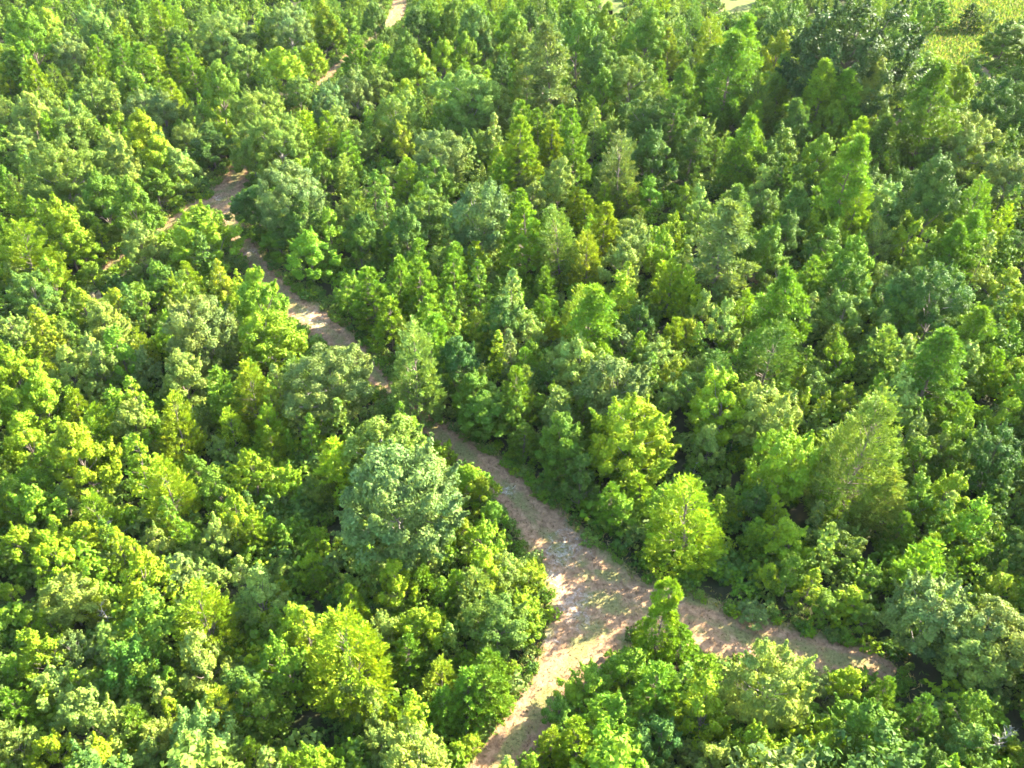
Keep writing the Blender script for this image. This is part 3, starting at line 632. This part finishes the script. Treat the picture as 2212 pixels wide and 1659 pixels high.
def add_tree(t):
    kd = t['k']; nm, _, cat, grp = KNAME[kd]
    rz = RNG.uniform(0, 2 * pi)
    sc = (t['W'], t['W'], t['H'] / RATIO[kd])
    if kd == 'X':
        o = bpy.data.objects.new(nm, SNAGS[RNG.integers(3)]); COL.objects.link(o)
        o.location = (t['x'], t['y'], 0); o.rotation_euler = (0, 0, rz); o.scale = sc
    else:
        o = bpy.data.objects.new(nm, None); COL.objects.link(o)
        o.empty_display_size = .5
        o.location = (t['x'], t['y'], 0); o.rotation_euler = (RNG.normal(0, .05), RNG.normal(0, .05), rz)
        e = RNG.uniform(-.12, .12); o.scale = (sc[0] * (1 + e), sc[1] * (1 - e), sc[2])
        tier = 0 if t['W'] < 3.4 else 1 if t['W'] < 6 else 2
        key = next((kd, q) for q in (tier, 1, 2, 0) if BANK[kd, q])
        cm, tm = BANK[key][RNG.integers(len(BANK[key]))]
        c = bpy.data.objects.new('crown', cm); COL.objects.link(c); c.parent = o
        k = np.array(COLR[t['c']]) * (1 + RNG.normal(0, .09)); h = RNG.normal(0, .06)
        c.color = (k[0] * (1 + h), k[1], k[2] * (1 - h), 1)
        s = bpy.data.objects.new('trunk', tm); COL.objects.link(s); s.parent = o
    o['label'] = t['label']; o['category'] = cat; o['group'] = grp
for t in TREES: add_tree(t)

# ------------------------------------------------------------------ the uncounted rest: woods between the trees, undergrowth, grass
TX = np.array([t['x'] for t in TREES]); TY = np.array([t['y'] for t in TREES]); TW = np.array([t['W'] for t in TREES])
def in_view(x, y, m=0.0):
    p = np.array([x, y, 0]) - np.array([0, 0, CAM_H]); d = p @ FWD
    if d <= 1: return False
    return abs(p @ RGT / d * FPX) < 1106 + m and abs(p @ UPV / d * FPX) < 829.5 + m
def hides_trail(x, y, h):
    r = math.hypot(x, y); L_ = h / max(CAM_H - h, 5) * r
    for q in np.linspace(.25, 1, 5):
        s = 1 + q * L_ / r
        if trail_gap(x * s, y * s) < .2 or open_ground(x * s, y * s): return True
    return False
def stuff(name, parts, mat):
    V = np.concatenate([p[0] for p in parts]); T = np.concatenate([p[1] for p in parts])
    o = bpy.data.objects.new(name, leaf_mesh(name, V, T, mat)); COL.objects.link(o)
    o['kind'] = 'stuff'; return o
def stamp(kd, x, y, W, H, col, keep):
    LV, LT = RAW[kd][RNG.integers(len(RAW[kd]))]
    idx = RNG.choice(len(LV), int(len(LV) * keep), replace=False)
    A, T = LV[idx], LT[idx]
    ctr = A.mean(1, keepdims=True); A = ctr + (A - ctr) * (keep ** -.3)
    a = RNG.uniform(0, 2 * pi); ca, sa = math.cos(a), math.sin(a)
    X = (A[..., 0] * ca - A[..., 1] * sa) * W + x; Y = (A[..., 0] * sa + A[..., 1] * ca) * W + y
    return np.stack([X, Y, A[..., 2] * H / RATIO[kd]], -1), T * np.array(col)
PAL = 'yggmmmoopsdb'
def pick_col(): return np.array(COLR[PAL[RNG.integers(len(PAL))]]) * (1 + RNG.normal(0, .1))
fill = []; placed = []
for _ in range(14000):
    y = RNG.uniform(8, 215); hw = 34 + y * .72; x = RNG.uniform(-hw, hw)
    iv = in_view(x, y, 30)
    H = RNG.uniform(2.6, 6.2) if iv else RNG.uniform(5, 9.5)
    kd = ('BBPPSSSC' if iv else 'BBBBBOOC')[RNG.integers(8)]; W = H / RATIO[kd] * RNG.uniform(.85, 1.1)
    if trail_gap(x, y) < .45 * W + .3 or open_ground(x, y): continue
    if np.min(np.hypot(TX - x, TY - y) - TW * .30) < .2 * W: continue
    if placed and np.min(np.hypot(np.array(placed)[:, 0] - x, np.array(placed)[:, 1] - y) - np.array(placed)[:, 2] * .36) < .33 * W: continue
    if hides_trail(x, y, H): continue
    placed.append((x, y, W)); fill.append(stamp(kd, x, y, W, H, pick_col(), .5))
    if len(fill) > 1700: break
stuff('woodland', fill, LEAF)
under = []
for _ in range(16000):
    y = RNG.uniform(14, 190); hw = 22 + y * .66; x = RNG.uniform(-hw, hw)
    H = RNG.uniform(.6, 1.8); W = min(H * RNG.uniform(1.0, 1.5), 2.3)
    gp = trail_gap(x, y)
    if gp < W * .38 or open_ground(x, y): continue
    if gp < 2.5: H *= .8
    under.append(stamp('U', x, y, W, H, pick_col(), .22))
for _ in range(2600):                                   # low weeds spilling onto the trail edges
    k = RNG.integers(len(TRALL)); a = RNG.uniform(0, 2 * pi); q = TRALL[k, 2] * .5 + RNG.uniform(-.45, .8)
    x, y = TRALL[k, 0] + math.cos(a) * q, TRALL[k, 1] + math.sin(a) * q
    if trail_gap(x, y) < -.55: continue
    H = RNG.uniform(.2, .75); under.append(stamp('U', x, y, H * RNG.uniform(1.2, 2), H, pick_col(), .14))
stuff('undergrowth', under, LEAF)
def blades(name, n, pick, h, col):
    xy = []
    while len(xy) < n:
        q = pick()
        if q is not None: xy.append(q)
    B = np.c_[np.array(xy), np.full(n, .005)]; Lv = Leaves()
    ax = unit(rnd_dirs(n) * .9 + np.array([0, 0, .8])); ax[:, 2] = np.abs(ax[:, 2])
    sz = h * RNG.uniform(.5, 1.4, n)
    cc = np.array(col)[RNG.integers(len(col), size=n)]
    Lv.add(B, ax, rnd_dirs(n), sz, sz * .22, cc * tint_var(n, .2, .08))
    V, T = Lv.arrays(); return stuff(name, [(V, T)], GRASS)
def on_trail():
    k = RNG.integers(len(TRP)); a = RNG.uniform(0, 2 * pi); r = TRP[k, 2] * .62 * math.sqrt(RNG.random())
    return TRP[k, 0] + math.cos(a) * r, TRP[k, 1] + math.sin(a) * r
blades('dry_grass', 26000, on_trail, .17, [(.24, .165, .085), (.2, .13, .08), (.3, .22, .12), (.13, .13, .035), (.10, .065, .045)])
def edge():
    k = RNG.integers(len(TRALL)); a = RNG.uniform(0, 2 * pi); r = TRALL[k, 2] * .5 + RNG.uniform(-.5, .9)
    x, y = TRALL[k, 0] + math.cos(a) * r, TRALL[k, 1] + math.sin(a) * r
    return (x, y) if trail_gap(x, y) > -.5 else None
blades('verge_grass', 24000, edge, .32, [(.15, .2, .03), (.09, .16, .025), (.3, .27, .07), (.36, .28, .12)])
def on_meadow():
    x, y = RNG.uniform(MEADOW[:, 0].min(), MEADOW[:, 0].max()), RNG.uniform(MEADOW[:, 1].min(), MEADOW[:, 1].max())
    return (x, y) if inside(MEADOW, x, y) and trail_gap(x, y) > 0 else None
blades('meadow_grass', 24000, on_meadow, .6, [(.15, .23, .02), (.21, .24, .03), (.09, .18, .018), (.24, .22, .07), (.07, .13, .015)])

# ------------------------------------------------------------------ thin summer haze round camera and woods
def haze_box():
    x0, x1, y0, y1, z0, z1 = -460, 460, -160, 760, -1, CAM_H + 5
    V = [(x, y, z) for z in (z0, z1) for y in (y0, y1) for x in (x0, x1)]
    F = [(0, 2, 3, 1), (4, 5, 7, 6), (0, 1, 5, 4), (2, 6, 7, 3), (0, 4, 6, 2), (1, 3, 7, 5)]
    m, nt, N, L = new_mat('haze')
    v = N.new('ShaderNodeVolumePrincipled'); v.inputs['Color'].default_value = (.88, .93, .95, 1); v.inputs['Density'].default_value = HAZE
    out = N.new('ShaderNodeOutputMaterial'); L.new(v.outputs[0], out.inputs['Volume'])
    o = bpy.data.objects.new('haze', mesh_from('haze', V, F, m)); COL.objects.link(o); o['kind'] = 'stuff'
HAZE = .00004
haze_box()
